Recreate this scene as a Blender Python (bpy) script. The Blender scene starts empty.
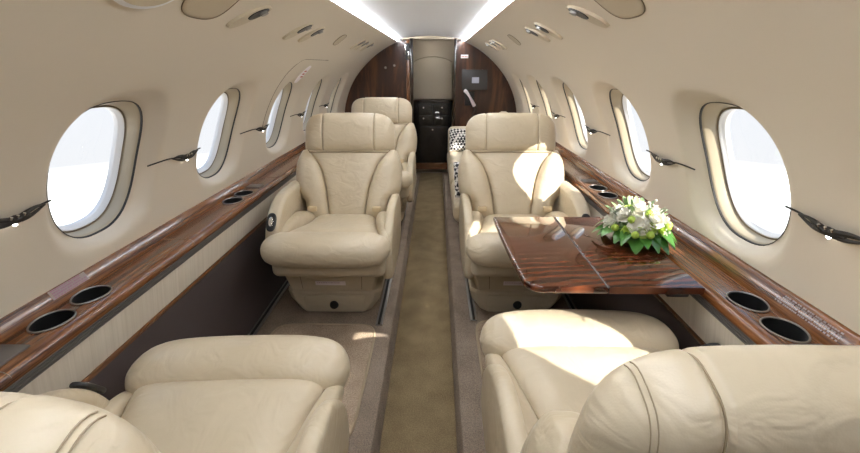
import bpy, math, random
from math import sin, cos, pi, radians, sqrt, atan2, exp
random.seed(7)
S = bpy.context.scene
COL = S.collection

# ------------------------------------------------------------------ mesh helpers
class MB:
    """collects faces and links them as ONE mesh object"""
    def __init__(self):
        self.v = []; self.f = []
    def add(self, vs, fs):
        o = len(self.v)
        self.v += [tuple(p) for p in vs]
        self.f += [tuple(i + o for i in f) for f in fs]
        return self
    def grid(self, P, wu=False, wv=False, flip=False):
        nu, nv = len(P), len(P[0])
        vs = [p for row in P for p in row]; fs = []
        for i in range(nu if wu else nu - 1):
            for j in range(nv if wv else nv - 1):
                a = i * nv + j; b = ((i + 1) % nu) * nv + j
                c = ((i + 1) % nu) * nv + (j + 1) % nv; d = i * nv + (j + 1) % nv
                fs.append((a, d, c, b) if flip else (a, b, c, d))
        return self.add(vs, fs)
    def loft(self, loops, caps=True, flip=False):
        n = len(loops[0])
        self.grid(loops, wv=True, flip=flip)
        if caps:
            base = len(self.v) - n * len(loops)
            a = list(range(base, base + n)); b = list(range(len(self.v) - n, len(self.v)))
            self.f.append(tuple(a if flip else a[::-1])) if False else None
            for loop, rev in ((loops[0], False), (loops[-1], True)):
                c = tuple(sum(p[k] for p in loop) / n for k in range(3))
                o = len(self.v); self.v += [tuple(p) for p in loop] + [c]
                for i in range(n):
                    t = (o + i, o + (i + 1) % n, o + n)
                    self.f.append(t if rev != flip else t[::-1])
        return self
    def box(self, c, h, r=0.004, n=3):
        """rounded box, centre c, half sizes h"""
        r = min(r, min(h) * .98)
        def axis(hh):
            a = [-(hh - r) - r * cos(pi / 2 * i / n * 1.0) for i in range(n)]
            return a + [-x for x in a[::-1]] if r > 1e-6 else [-hh, hh]
        # cube-sphere style patches
        ts = [-1 + i / n for i in range(n)] + [0.0]
        def coords(hh):
            out = []
            for i in range(n + 1):
                out.append((-(hh - r), -1 + i / n))
            for i in range(n + 1):
                out.append(((hh - r), i / n))
            return out
        for ax in range(3):
            for sg in (-1, 1):
                u, w = (ax + 1) % 3, (ax + 2) % 3
                U, W = coords(h[u]), coords(h[w]); P = []
                for bu, ou in U:
                    row = []
                    for bw, ow in W:
                        d = [0, 0, 0]; d[ax] = sg; d[u] = math.tan(ou * pi / 4); d[w] = math.tan(ow * pi / 4)
                        l = sqrt(sum(x * x for x in d))
                        p = [0, 0, 0]
                        p[ax] = c[ax] + sg * (h[ax] - r) + r * d[ax] / l
                        p[u] = c[u] + bu + r * d[u] / l
                        p[w] = c[w] + bw + r * d[w] / l
                        row.append(tuple(p))
                    P.append(row)
                self.grid(P, flip=(sg < 0))
        return self
    def tube(self, pts, rad, n=8, caps=True, closed=False):
        m = len(pts); loops = []
        rads = rad if isinstance(rad, (list, tuple)) else [rad] * m
        prev = None
        for i in range(m):
            a = pts[(i - 1) % m] if (closed or i > 0) else pts[i]
            b = pts[(i + 1) % m] if (closed or i < m - 1) else pts[i]
            t = [b[k] - a[k] for k in range(3)]
            l = sqrt(sum(x * x for x in t)) or 1; t = [x / l for x in t]
            if prev is None:
                up = [0, 0, 1] if abs(t[2]) < .9 else [1, 0, 0]
            else:
                up = prev
            d = sum(up[k] * t[k] for k in range(3))
            e1 = [up[k] - d * t[k] for k in range(3)]
            l = sqrt(sum(x * x for x in e1)) or 1; e1 = [x / l for x in e1]; prev = e1
            e2 = [t[1] * e1[2] - t[2] * e1[1], t[2] * e1[0] - t[0] * e1[2], t[0] * e1[1] - t[1] * e1[0]]
            loops.append([tuple(pts[i][k] + rads[i] * (cos(2 * pi * j / n) * e1[k] + sin(2 * pi * j / n) * e2[k]) for k in range(3)) for j in range(n)])
        if closed:
            self.grid(loops, wu=True, wv=True)
        else:
            self.loft(loops, caps)
        return self
    def slab(self, loop, place, t, r, n=4):
        """2D loop (a,b) given thickness t with rounded rims; place(a,b,w) -> point"""
        m = len(loop)
        area = sum(loop[i][0] * loop[(i + 1) % m][1] - loop[(i + 1) % m][0] * loop[i][1] for i in range(m))
        sg = 1 if area > 0 else -1
        nrm = []
        for i in range(m):
            a, b = loop[i - 1], loop[(i + 1) % m]
            dx, dy = b[0] - a[0], b[1] - a[1]; l = sqrt(dx * dx + dy * dy) or 1
            nrm.append((-dy / l * sg, dx / l * sg))
        loops = []
        prof = []
        for i in range(n + 1):
            q = pi / 2 * i / n
            prof.append((r * (1 - sin(q)), -t / 2 + r * (1 - cos(q))))
        prof = prof + [(ins, -w) for ins, w in prof[::-1]]
        for ins, w in prof:
            loops.append([place(loop[i][0] + nrm[i][0] * ins, loop[i][1] + nrm[i][1] * ins, w) for i in range(m)])
        self.loft(loops)
        return self
    def pad(self, P, ns, nt, h, pw=4, under=.012, q=.5):
        """cushion panel: P(s,t,d) for s,t in [-1,1], domed by h above d=0"""
        def sp(n): return [-cos(pi * i / n) for i in range(n + 1)]
        ss, tt = sp(ns), sp(nt)
        top = [[P(s, t, h * (max(0, 1 - abs(s) ** pw) * max(0, 1 - abs(t) ** pw)) ** q) for t in tt] for s in ss]
        self.grid(top)
        self.grid([[P(s, t, -under) for t in tt] for s in ss], flip=True)
        rim = [(s, -1) for s in ss] + [(1, t) for t in tt[1:]] + [(s, 1) for s in ss[::-1][1:]] + [(-1, t) for t in tt[::-1][1:-1]]
        self.grid([[P(s, t, 0) for s, t in rim], [P(s, t, -under) for s, t in rim]], wv=True)
        return self
    def build(self, name, mat, parent=None, smooth=True, sharp=None, fixn=True):
        me = bpy.data.meshes.new(name)
        me.from_pydata(self.v, [], self.f)
        me.validate()
        import bmesh
        bm = bmesh.new(); bm.from_mesh(me)
        bmesh.ops.remove_doubles(bm, verts=bm.verts, dist=1e-5)
        if fixn: bmesh.ops.recalc_face_normals(bm, faces=bm.faces)
        bm.to_mesh(me); bm.free()
        if smooth:
            for p in me.polygons: p.use_smooth = True
            me.set_sharp_from_angle(angle=radians(sharp or 42))
        me.materials.append(mat)
        o = bpy.data.objects.new(name, me)
        COL.objects.link(o)
        if parent is not None: o.parent = parent
        return o

def tag(o, label, cat, group=None):
    o['label'] = label; o['category'] = cat
    if group: o['group'] = group
    return o
def struct(o):
    o['kind'] = 'structure'; return o
def thing(name, label, cat, loc=(0, 0, 0), rz=0, group=None):
    o = bpy.data.objects.new(name, None); COL.objects.link(o)
    o.location = loc; o.rotation_euler = (0, 0, rz); o.empty_display_size = .05
    return tag(o, label, cat, group)
def lerp(a, b, t): return a + (b - a) * t
def interp(xs, ys, x):
    if x <= xs[0]: return ys[0]
    for i in range(len(xs) - 1):
        if x <= xs[i + 1]:
            t = (x - xs[i]) / (xs[i + 1] - xs[i]); return lerp(ys[i], ys[i + 1], t)
    return ys[-1]
def smooth_interp(xs, ys, x):
    """Catmull-Rom through the points"""
    if x <= xs[0]: return ys[0]
    if x >= xs[-1]: return ys[-1]
    for i in range(len(xs) - 1):
        if x <= xs[i + 1]:
            h = xs[i + 1] - xs[i]; t = (x - xs[i]) / h
            m0 = (ys[i + 1] - ys[max(i - 1, 0)]) / (xs[i + 1] - xs[max(i - 1, 0)]) * h
            j = min(i + 2, len(xs) - 1)
            m1 = (ys[j] - ys[i]) / (xs[j] - xs[i]) * h
            return (2*t**3 - 3*t*t + 1)*ys[i] + (t**3 - 2*t*t + t)*m0 + (-2*t**3 + 3*t*t)*ys[i + 1] + (t**3 - t*t)*m1
def sstep(a, b, x):
    t = min(1, max(0, (x - a) / (b - a))); return t * t * (3 - 2 * t)
def supell(n, a, b, e=2.0, ph=0):
    out = []
    for i in range(n):
        t = 2 * pi * i / n + ph; c, s = cos(t), sin(t)
        out.append((a * math.copysign(abs(c) ** (2 / e), c), b * math.copysign(abs(s) ** (2 / e), s)))
    return out

# ------------------------------------------------------------------ materials
def newmat(name):
    m = bpy.data.materials.new(name); m.use_nodes = True
    nt = m.node_tree; b = nt.nodes['Principled BSDF']
    return m, nt, b
def N(nt, t, **kw):
    n = nt.nodes.new(t)
    for k, v in kw.items():
        if k in n.inputs: n.inputs[k].default_value = v
        else: setattr(n, k, v)
    return n
def plain(name, col, rough=.5, metal=0, spec=.5, coat=0, emit=None, es=0, bump=0, bscale=300):
    m, nt, b = newmat(name)
    b.inputs['Base Color'].default_value = (*col, 1); b.inputs['Roughness'].default_value = rough
    b.inputs['Metallic'].default_value = metal; b.inputs['Specular IOR Level'].default_value = spec
    b.inputs['Coat Weight'].default_value = coat; b.inputs['Coat Roughness'].default_value = .05
    if emit:
        b.inputs['Emission Color'].default_value = (*emit, 1); b.inputs['Emission Strength'].default_value = es
    if bump:
        tc = N(nt, 'ShaderNodeTexCoord'); no = N(nt, 'ShaderNodeTexNoise', Scale=bscale, Detail=3.0)
        bp = N(nt, 'ShaderNodeBump', Strength=bump, Distance=.002)
        nt.links.new(tc.outputs['Object'], no.inputs['Vector']); nt.links.new(no.outputs['Fac'], bp.inputs['Height'])
        nt.links.new(bp.outputs['Normal'], b.inputs['Normal'])
    return m
def ramp(nt, stops):
    r = N(nt, 'ShaderNodeValToRGB'); e = r.color_ramp.elements
    while len(e) < len(stops): e.new(.5)
    for i, (p, c) in enumerate(stops): e[i].position = p; e[i].color = (*c, 1)
    return r
def leather(name, c1, c2, rough=.38):
    m, nt, b = newmat(name)
    tc = N(nt, 'ShaderNodeTexCoord')
    n1 = N(nt, 'ShaderNodeTexNoise', Scale=5.0, Detail=4.0)
    r = ramp(nt, [(.3, c1), (.7, c2)])
    nt.links.new(tc.outputs['Object'], n1.inputs['Vector']); nt.links.new(n1.outputs['Fac'], r.inputs['Fac'])
    nt.links.new(r.outputs['Color'], b.inputs['Base Color'])
    b.inputs['Roughness'].default_value = rough; b.inputs['Specular IOR Level'].default_value = .45
    # soft wrinkles + fine grain
    mp = N(nt, 'ShaderNodeMapping'); mp.inputs['Scale'].default_value = (1, .6, 1.6)
    w = N(nt, 'ShaderNodeTexNoise', Scale=16.0, Detail=2.0, Distortion=1.2)
    g = N(nt, 'ShaderNodeTexVoronoi', Scale=420.0)
    b1 = N(nt, 'ShaderNodeBump', Strength=.42, Distance=.012)
    b2 = N(nt, 'ShaderNodeBump', Strength=.10, Distance=.001)
    nt.links.new(tc.outputs['Object'], mp.inputs['Vector']); nt.links.new(mp.outputs['Vector'], w.inputs['Vector'])
    nt.links.new(tc.outputs['Object'], g.inputs['Vector'])
    nt.links.new(w.outputs['Fac'], b1.inputs['Height']); nt.links.new(g.outputs['Distance'], b2.inputs['Height'])
    nt.links.new(b1.outputs['Normal'], b2.inputs['Normal']); nt.links.new(b2.outputs['Normal'], b.inputs['Normal'])
    return m
def wood(name, stops, scale=(60, 1.6, 60), rough=.12, coat=1.0, wav=6.0, dist=2.0):
    m, nt, b = newmat(name)
    tc = N(nt, 'ShaderNodeTexCoord')
    mp = N(nt, 'ShaderNodeMapping'); mp.inputs['Scale'].default_value = scale
    no = N(nt, 'ShaderNodeTexNoise', Scale=1.0, Detail=5.0, Roughness=.62, Distortion=dist)
    mp2 = N(nt, 'ShaderNodeMapping'); mp2.inputs['Scale'].default_value = tuple(x * 4.5 for x in scale)
    n2 = N(nt, 'ShaderNodeTexNoise', Scale=1.0, Detail=3.0)
    mx = N(nt, 'ShaderNodeMath', operation='MULTIPLY_ADD'); mx.inputs[1].default_value = .28
    r = ramp(nt, stops)
    L = nt.links.new
    L(tc.outputs['Object'], mp.inputs['Vector']); L(mp.outputs['Vector'], no.inputs['Vector'])
    L(tc.outputs['Object'], mp2.inputs['Vector']); L(mp2.outputs['Vector'], n2.inputs['Vector'])
    sub = N(nt, 'ShaderNodeMath', operation='SUBTRACT'); sub.inputs[1].default_value = .5
    L(n2.outputs['Fac'], sub.inputs[0]); L(sub.outputs[0], mx.inputs[0]); L(no.outputs['Fac'], mx.inputs[2])
    L(mx.outputs[0], r.inputs['Fac']); L(r.outputs['Color'], b.inputs['Base Color'])
    b.inputs['Roughness'].default_value = rough; b.inputs['Coat Weight'].default_value = coat
    b.inputs['Coat Roughness'].default_value = .03
    return m
def carpet(name, c1, c2, scale=260):
    m, nt, b = newmat(name)
    tc = N(nt, 'ShaderNodeTexCoord')
    n1 = N(nt, 'ShaderNodeTexNoise', Scale=float(scale), Detail=3.0, Roughness=.7)
    n2 = N(nt, 'ShaderNodeTexNoise', Scale=9.0, Detail=3.0)
    ad = N(nt, 'ShaderNodeMath', operation='MULTIPLY_ADD'); ad.inputs[1].default_value = .35
    r = ramp(nt, [(.45, c1), (.85, c2)])
    bp = N(nt, 'ShaderNodeBump', Strength=.6, Distance=.004)
    L = nt.links.new
    L(tc.outputs['Object'], n1.inputs['Vector']); L(tc.outputs['Object'], n2.inputs['Vector'])
    L(n2.outputs['Fac'], ad.inputs[0]); L(n1.outputs['Fac'], ad.inputs[2]); L(ad.outputs[0], r.inputs['Fac'])
    L(r.outputs['Color'], b.inputs['Base Color']); L(n1.outputs['Fac'], bp.inputs['Height']); L(bp.outputs['Normal'], b.inputs['Normal'])
    b.inputs['Roughness'].default_value = .95; b.inputs['Specular IOR Level'].default_value = .15
    return m

M = {}
M['shell'] = plain('shell_liner', (.68, .605, .495), .5, spec=.35, bump=.10, bscale=60)
M['ceil'] = plain('ceiling_liner', (.86, .87, .90), .45)
M['leather'] = leather('cream_leather', (.53, .445, .315), (.61, .525, .385), .30)
M['leather_base'] = leather('cream_leather_trim', (.50, .43, .315), (.57, .495, .37), .42)
M['seam'] = plain('dark_seam', (.20, .155, .10), .8)
M['piping'] = plain('seam_piping', (.30, .235, .15), .7)
M['thread'] = plain('stitch_thread', (.36, .29, .19), .8)
M['wood'] = wood('striped_rosewood', [(.28, (.014, .005, .002)), (.42, (.075, .024, .009)), (.52, (.21, .080, .025)), (.62, (.085, .028, .010)), (.75, (.36, .155, .048))], (55, .55, 40), rough=.22, coat=.3)
def table_wood():
    m, nt, b = newmat('table_rosewood'); L = nt.links.new
    tc = N(nt, 'ShaderNodeTexCoord'); mp = N(nt, 'ShaderNodeMapping'); mp.inputs['Rotation'].default_value = (0, 0, radians(-28)); mp.inputs['Scale'].default_value = (1.0, 3.6, 1)
    wv = N(nt, 'ShaderNodeTexWave', Scale=3.2, Distortion=7.0, Detail=3.0); wv.inputs['Detail Scale'].default_value = 1.3; wv.bands_direction = 'Y'
    mp2 = N(nt, 'ShaderNodeMapping'); mp2.inputs['Rotation'].default_value = (0, 0, radians(-28)); mp2.inputs['Scale'].default_value = (14, 190, 10)
    no = N(nt, 'ShaderNodeTexNoise', Scale=1.0, Detail=3.0)
    ad = N(nt, 'ShaderNodeMath', operation='MULTIPLY_ADD'); ad.inputs[1].default_value = .5
    r = ramp(nt, [(.2, (.026, .007, .004)), (.5, (.075, .021, .009)), (.8, (.125, .036, .014)), (1.0, (.17, .052, .020))])
    L(tc.outputs['Object'], mp.inputs['Vector']); L(mp.outputs['Vector'], wv.inputs['Vector'])
    L(tc.outputs['Object'], mp2.inputs['Vector']); L(mp2.outputs['Vector'], no.inputs['Vector'])
    h = N(nt, 'ShaderNodeMath', operation='MULTIPLY'); h.inputs[1].default_value = .55
    L(wv.outputs['Fac'], h.inputs[0]); L(no.outputs['Fac'], ad.inputs[0]); L(h.outputs[0], ad.inputs[2]); L(ad.outputs[0], r.inputs['Fac']); L(r.outputs['Color'], b.inputs['Base Color'])
    b.inputs['Roughness'].default_value = .08; b.inputs['Coat Weight'].default_value = .5; b.inputs['Coat Roughness'].default_value = .02; b.inputs['Specular IOR Level'].default_value = .35
    return m
M['wood_table'] = table_wood()
M['wood_wall'] = wood('bulkhead_rosewood', [(.30, (.012, .0045, .003)), (.5, (.040, .0135, .0065)), (.66, (.105, .040, .016)), (.85, (.05, .018, .008))], (7, 7, 1.0), dist=1.6, rough=.28, coat=.35)
M['wood_trim'] = wood('trim_wood', [(.3, (.06, .022, .010)), (.7, (.22, .09, .035))], (60, 1, 60))
M['wood_dark'] = wood('dark_wood', [(.3, (.006, .003, .002)), (.7, (.03, .012, .006))], (20, 20, 2))
M['vent'] = plain('grey_vent', (.11, .098, .088), .4)
M['panel'] = plain('brown_panel', (.055, .040, .037), .75, bump=.15, bscale=220)
M['floor'] = carpet('mauve_brown_carpet', (.135, .102, .076), (.37, .295, .228))
M['runner'] = carpet('olive_brown_carpet', (.10, .070, .036), (.28, .21, .115))
M['mat'] = carpet('brown_mat', (.21, .15, .105), (.56, .44, .32), 200)
M['binding'] = plain('mat_binding', (.42, .33, .22), .8)
M['black'] = plain('black_plastic', (.012, .012, .012), .35)
M['spindle'] = plain('black_lamp_shell', (.022, .018, .014), .5, spec=.25)
M['rubber'] = plain('black_rubber', (.02, .018, .017), .6)
M['chrome'] = plain('chrome', (.75, .75, .75), .15, 1)
M['steel'] = plain('dull_steel', (.36, .35, .33), .4, 1)
M['white'] = plain('white_plastic', (.80, .80, .80), .4)
M['reveal'] = plain('tan_window_liner', (.40, .335, .235), .42)
M['tan'] = plain('tan_cover', (.50, .42, .30), .55)
M['tan2'] = plain('tan_vent_ring', (.55, .47, .34), .45)
M['placard'] = plain('placard_white', (.90, .83, .86), .5)
M['placard_grey'] = plain('placard_grey', (.26, .21, .19), .5)
M['ink'] = plain('placard_ink', (.34, .16, .24), .6)
M['ink_red'] = plain('placard_red_ink', (.55, .12, .08), .6)
M['screen'] = plain('monitor_glass', (.05, .047, .046), .25)
M['screen_lit'] = plain('lit_screen_patch', (.1, .1, .1), .3, emit=(.62, .62, .75), es=.35)
M['strip'] = plain('light_strip_lens', (.9, .9, .9), .5, emit=(.93, .96, 1.0), es=40)
M['led'] = plain('led', (.9, .9, .9), .5, emit=(1, .97, .92), es=14)
M['beige'] = plain('beige_panel', (.60, .52, .40), .5)
M['belt'] = plain('belt_webbing', (.62, .50, .32), .7)
M['galley'] = plain('galley_black', (.012, .010, .009), .25, coat=.4)

def fascia_mat():
    m, nt, b = newmat('cream_striped_fascia')
    tc = N(nt, 'ShaderNodeTexCoord'); mp = N(nt, 'ShaderNodeMapping'); mp.inputs['Scale'].default_value = (3, 150, 3)
    no = N(nt, 'ShaderNodeTexNoise', Scale=1.0, Detail=3.0)
    r = ramp(nt, [(.25, (.60, .53, .42)), (.7, (.70, .63, .52))])
    bp = N(nt, 'ShaderNodeBump', Strength=.4, Distance=.002)
    L = nt.links.new
    L(tc.outputs['Object'], mp.inputs['Vector']); L(mp.outputs['Vector'], no.inputs['Vector']); L(no.outputs['Fac'], r.inputs['Fac'])
    L(r.outputs['Color'], b.inputs['Base Color']); L(no.outputs['Fac'], bp.inputs['Height']); L(bp.outputs['Normal'], b.inputs['Normal'])
    b.inputs['Roughness'].default_value = .6
    return m
M['fascia'] = fascia_mat()
def glass_mat():
    m, nt, b = newmat('window_pane'); nt.nodes.remove(b)
    out = nt.nodes['Material Output']
    tr = N(nt, 'ShaderNodeBsdfTransparent'); tr.inputs['Color'].default_value = (.95, .96, .97, 1)
    gl = N(nt, 'ShaderNodeBsdfGlossy', Roughness=.02);     mx = N(nt, 'ShaderNodeMixShader'); L = nt.links.new
    mx.inputs[0].default_value = .04; L(tr.outputs[0], mx.inputs[1]); L(gl.outputs[0], mx.inputs[2]); L(mx.outputs[0], out.inputs['Surface'])
    return m
M['glass'] = glass_mat()
def pillow_mat():
    m, nt, b = newmat('black_white_lattice_fabric')
    tc = N(nt, 'ShaderNodeTexCoord'); mp = N(nt, 'ShaderNodeMapping'); mp.inputs['Rotation'].default_value = (radians(45), radians(0), radians(45))
    br = N(nt, 'ShaderNodeTexChecker', Scale=46.0); br.inputs['Color1'].default_value = (.75, .73, .70, 1); br.inputs['Color2'].default_value = (.015, .015, .02, 1)
    L = nt.links.new
    L(tc.outputs['Object'], mp.inputs['Vector']); L(mp.outputs['Vector'], br.inputs['Vector']); L(br.outputs['Color'], b.inputs['Base Color'])
    b.inputs['Roughness'].default_value = .9
    return m
M['pillow'] = pillow_mat()
for k, c, r_ in (('petal', (.80, .79, .70), .6), ('petal_green', (.42, .55, .10), .6), ('leaf', (.055, .17, .025), .3), ('leaf_pale', (.24, .34, .17), .5), ('berry', (.36, .50, .07), .45), ('stem', (.13, .22, .05), .6), ('bloom', (.72, .71, .62), .7)):
    M[k] = plain(k, c, r_)

# ------------------------------------------------------------------ cabin shell
Y0, Y1 = -1.35, 4.74
ZC = .64
PROF_A = [-20, 0, 10, 27, 42, 57, 67]
PROF_R = [.905, .905, .902, .888, .868, .856, .850]
SHX = .004
def rad(a): return smooth_interp(PROF_A, PROF_R, a)
def shell(side, Y, a, d=0):
    """point on the sidewall: side -1/+1, a in degrees above the widest line, d outwards"""
    r = rad(a) + d
    sh = interp([0, 30, 70], [0, 0, .008], a)
    return (SHX + sh + side * r * cos(radians(a)), Y, ZC + r * sin(radians(a)))
A0, A1 = -3.0, 67.0
WIN_Y = [-.27, .455, 1.18, 1.885, 2.635, 3.365, 4.085]
WIN_A, WIN_HA, WIN_HY = 18.2, 12.2, .169
CELL_HY, CELL_A = .27, (-1.5, 46.0)
def oval(phi, k, e=2.55):
    """window outline in (Y offset, degree offset); a little narrower at the foot"""
    c, s = cos(phi), sin(phi)
    r = (abs(c) ** e + abs(s) ** e) ** (-1 / e)
    y = r * c; a = r * s
    y *= 1 + .05 * a
    return WIN_HY * k * y, WIN_HA * k * a
def win_y(side): return [y + (.026 if side < 0 else -.002) for y in WIN_Y]
def build_wall(side, name):
    mb = MB()
    na, nyc = 26, 20
    aw = [lerp(CELL_A[0], CELL_A[1], i / na) for i in range(na + 1)]
    ylist = [Y0]
    cells = []
    for yc in win_y(side):
        a, b = yc - CELL_HY, yc + CELL_HY
        cells.append((a, b, yc))
    # plain strips between the window cells
    edges = [Y0] + [x for c in cells for x in c[:2]] + [Y1]
    for k in range(0, len(edges), 2):
        a, b = edges[k], edges[k + 1]
        n = 4
        mb.grid([[shell(side, lerp(a, b, i / n), q) for q in aw] for i in range(n + 1)])
    # upper and lower bands all along
    yl = []
    for k in range(0, len(edges), 2):
        yl += [lerp(edges[k], edges[k + 1], i / 4) for i in range(5)]
        if k + 2 < len(edges): yl += [lerp(edges[k + 1], edges[k + 2], i / nyc) for i in range(1, nyc)]
    mb.grid([[shell(side, y, lerp(A0, CELL_A[0], i / 2)) for i in range(3)] for y in yl])
    mb.grid([[shell(side, y, lerp(CELL_A[1], A1, i / 12)) for i in range(13)] for y in yl])
    for a, b, yc in cells:
        ys = [lerp(a, b, i / nyc) for i in range(nyc + 1)]
        ring = [(y, aw[0]) for y in ys] + [(b, q) for q in aw[1:]] + [(y, aw[-1]) for y in ys[::-1][1:]] + [(a, q) for q in aw[::-1][1:-1]]
        cols = []
        for (y, q) in ring:
            phi = atan2((q - WIN_A) / WIN_HA, (y - yc) / WIN_HY)
            pts = [shell(side, y, q)]
            ko = 1.42
            oy, oa = oval(phi, ko)
            oy = max(a - yc, min(b - yc, oy)); oq = max(CELL_A[0], min(CELL_A[1], WIN_A + oa))
            for t in (.5,):
                pts.append(shell(side, lerp(y, yc + oy, t), lerp(q, oq, t)))
            for k in (1.42, 1.36, 1.30, 1.24, 1.18, 1.12, 1.06, 1.02, 1.0):
                oy, oa = oval(phi, k)
                oy = max(a - yc, min(b - yc, oy)); oq = max(CELL_A[0], min(CELL_A[1], WIN_A + oa))
                d = .040 * sstep(1.37, 1.03, k) * sstep(3.6, 9.0, oq)
                if k < 1.1: d = lerp(d, .040, sstep(1.10, 1.02, k))
                if k <= 1.0: d += .006
                pts.append(shell(side, yc + oy, oq, d))
            cols.append(pts)
        mb.grid(cols, wu=True)
    return struct(mb.build(name, M['shell'], sharp=60))
build_wall(-1, 'wall_left'); build_wall(1, 'wall_right')

def build_window(side, yc, name):
    root = bpy.data.objects.new(name, None); COL.objects.link(root); struct(root)
    n = 64
    def ringpts(k, d, top=1.0):
        out = []
        for i in range(n):
            oy, oa = oval(2 * pi * i / n, k)
            if oa > 0: oa *= top
            out.append(shell(side, yc + oy, WIN_A + oa, d))
        return out
    # tan reveal, dark seal, white inner frame, pane
    MB().grid([ringpts(1.006, .044), ringpts(.994, .046), ringpts(.984, .052, .985), ringpts(.974, .066, .91), ringpts(.966, .082, .85)], wv=True).build('reveal', M['reveal'], root)
    MB().grid([ringpts(1.022, .0385), ringpts(1.008, .0395), ringpts(1.002, .048), ringpts(.994, .046)], wv=True).build('edge_seal', M['rubber'], root)
    MB().grid([ringpts(.972, .080, .85), ringpts(.952, .078, .85), ringpts(.946, .083, .85), ringpts(.972, .088, .85)], wv=True).build('seal', M['seam'], root)
    MB().grid([ringpts(.954, .082, .85), ringpts(.938, .080, .85), ringpts(.922, .083, .85), ringpts(.912, .090, .85), ringpts(.900, .092, .85), ringpts(.890, .096, .85), ringpts(.890, .106, .85), ringpts(1.03, .106), ringpts(1.03, .085), ringpts(1.01, .06)], wv=True).build('frame', M['white'], root)
    mb = MB(); o = ringpts(.90, .097, .85); c = tuple(sum(p[k] for p in o) / n for k in range(3))
    rows = [[tuple(lerp(c[k], p[k], t) for k in range(3)) for p in o] for t in (.02, .35, .7, 1)]
    mb.grid(rows, wv=True); mb.add(rows[0], [tuple(range(n))])
    mb.build('pane', M['glass'], root)
    return root
wn = 0
for side in (-1, 1):
    for yc in win_y(side)[1:]:
        wn += 1
        build_window(side, yc, 'window_%d' % wn)
# unseen aft windows behind the camera, added to light the seat backs
for side in (-1, 1):
    wn += 1
    w = build_window(side, win_y(side)[0], 'window_%d' % wn)

# ceiling panel between the two light strips
def ceil_z(x): return 1.447 + .028 * (1 - (x / .31) ** 2)
mb = MB()
cx = -.003
mb.grid([[(cx + x, y, ceil_z(x)) for x in [-.305 + .61 * i / 16 for i in range(17)]] for y in [lerp(Y0, Y1 + .02, j / 8) for j in range(9)]])
mb.grid([[(cx + x, y, ceil_z(x) + .06) for x in [-.36, -.305, 0, .305, .36]] for y in (Y0, Y1 + .02)])
for s in (-1, 1):
    mb.grid([[(cx + s * .305, y, 1.447) , (cx + s * .305, y, 1.49)] for y in (Y0, Y1 + .02)])
    e = shell(s, 0, A1)
    mb.grid([[(e[0], y, e[2]), (e[0] + s * .004, y, e[2] + .10), (cx + s * .30, y, e[2] + .10)] for y in (Y0, Y1 + .02)])
struct(mb.build('ceiling', M['ceil'], sharp=30, fixn=False))
for s, nm in ((-1, 'left'), (1, 'right')):
    e = shell(s, 0, A1)
    mb = MB(); xm = (e[0] + cx + s * .305) / 2
    mb.box((xm, (-.45 + Y1) / 2, 1.438), (.008, (Y1 + .45) / 2 - .02, .006), .005)
    tag(mb.build('light_strip', M['strip']), 'long white light strip along the %s edge of the ceiling panel' % nm, 'light', 'ceiling light strips')

# ------------------------------------------------------------------ floor
SF = .08
AL, AR = -.128, .150
mb = MB()
for xs in ([-.86, AL - .012], [AR + .012, .86]):
    mb.grid([[(lerp(xs[0], xs[1], i / 6), y, SF) for i in range(7)] for y in (Y0, Y1)])
for a, b in ((AL - .012, AL), (AR + .012, AR)):
    s = 1 if b > a else -1
    mb.grid([[(a, y, SF), (a + s * .007, y, SF - .004), (b, y, SF - .015), (b + s * .012, y, -.004)] for y in (Y0, Y1)])
mb.grid([[(AL, y, -.004), (AR, y, -.004)] for y in (Y0, 6.0)])
mb.grid([[(x, y, -.006) for x in (-.95, .95)] for y in (Y0, 6.0)])
struct(mb.build('floor', M['floor'], sharp=35, fixn=False))
mb = MB(); mb.box(((AL + AR) / 2, 1.9, .002), ((AR - AL) / 2 - .010, 3.2, .006), .004)
tag(mb.build('aisle_runner', M['runner']), 'olive brown carpet runner down the sunken aisle', 'carpet')

def floor_mat(x0, x1, y0, y1, label):
    t = thing('floor_mat', label, 'mat', ((x0 + x1) / 2, (y0 + y1) / 2, SF), group='bound foot mats')
    a, b = (x1 - x0) / 2, (y1 - y0) / 2
    lp = supell(48, a, b, 8)
    MB().slab(lp, lambda u, v, w: (u, v, .005 + w), .009, .004, 2).build('mat_pile', M['mat'], t)
    MB().tube([(u, v, .006) for u, v in lp], .006, 6, closed=True).build('binding', M['binding'], t)
floor_mat(-.66, -.200, 1.05, 1.73, 'brown bound carpet mat between the two left seats facing each other')
floor_mat(.248, .70, 1.12, 1.775, 'brown bound carpet mat on the floor under the wooden table')

def track(x, y0, y1, label):
    t = thing('seat_track', label, 'track', (x, 0, SF), group='seat floor tracks')
    mb = MB()
    mb.box((0, (y0 + y1) / 2, .003), (.016, (y1 - y0) / 2, .004), .002).build('rail', M['steel'], t)
    mb = MB()
    mb.box((0, (y0 + y1) / 2, .0075), (.006, (y1 - y0) / 2, .001), .0008).build('slot', M['black'], t)
track(-.745, .2, 4.5, 'dark steel seat track along the foot of the left brown panel')
track(-.193, 1.735, 4.3, 'dark steel seat track on the aisle side of the left seats')
track(.245, 1.78, 2.45, 'dark steel seat track on the aisle side of the right seats')
track(.738, .2, 4.5, 'dark steel seat track along the foot of the right brown panel')

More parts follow.
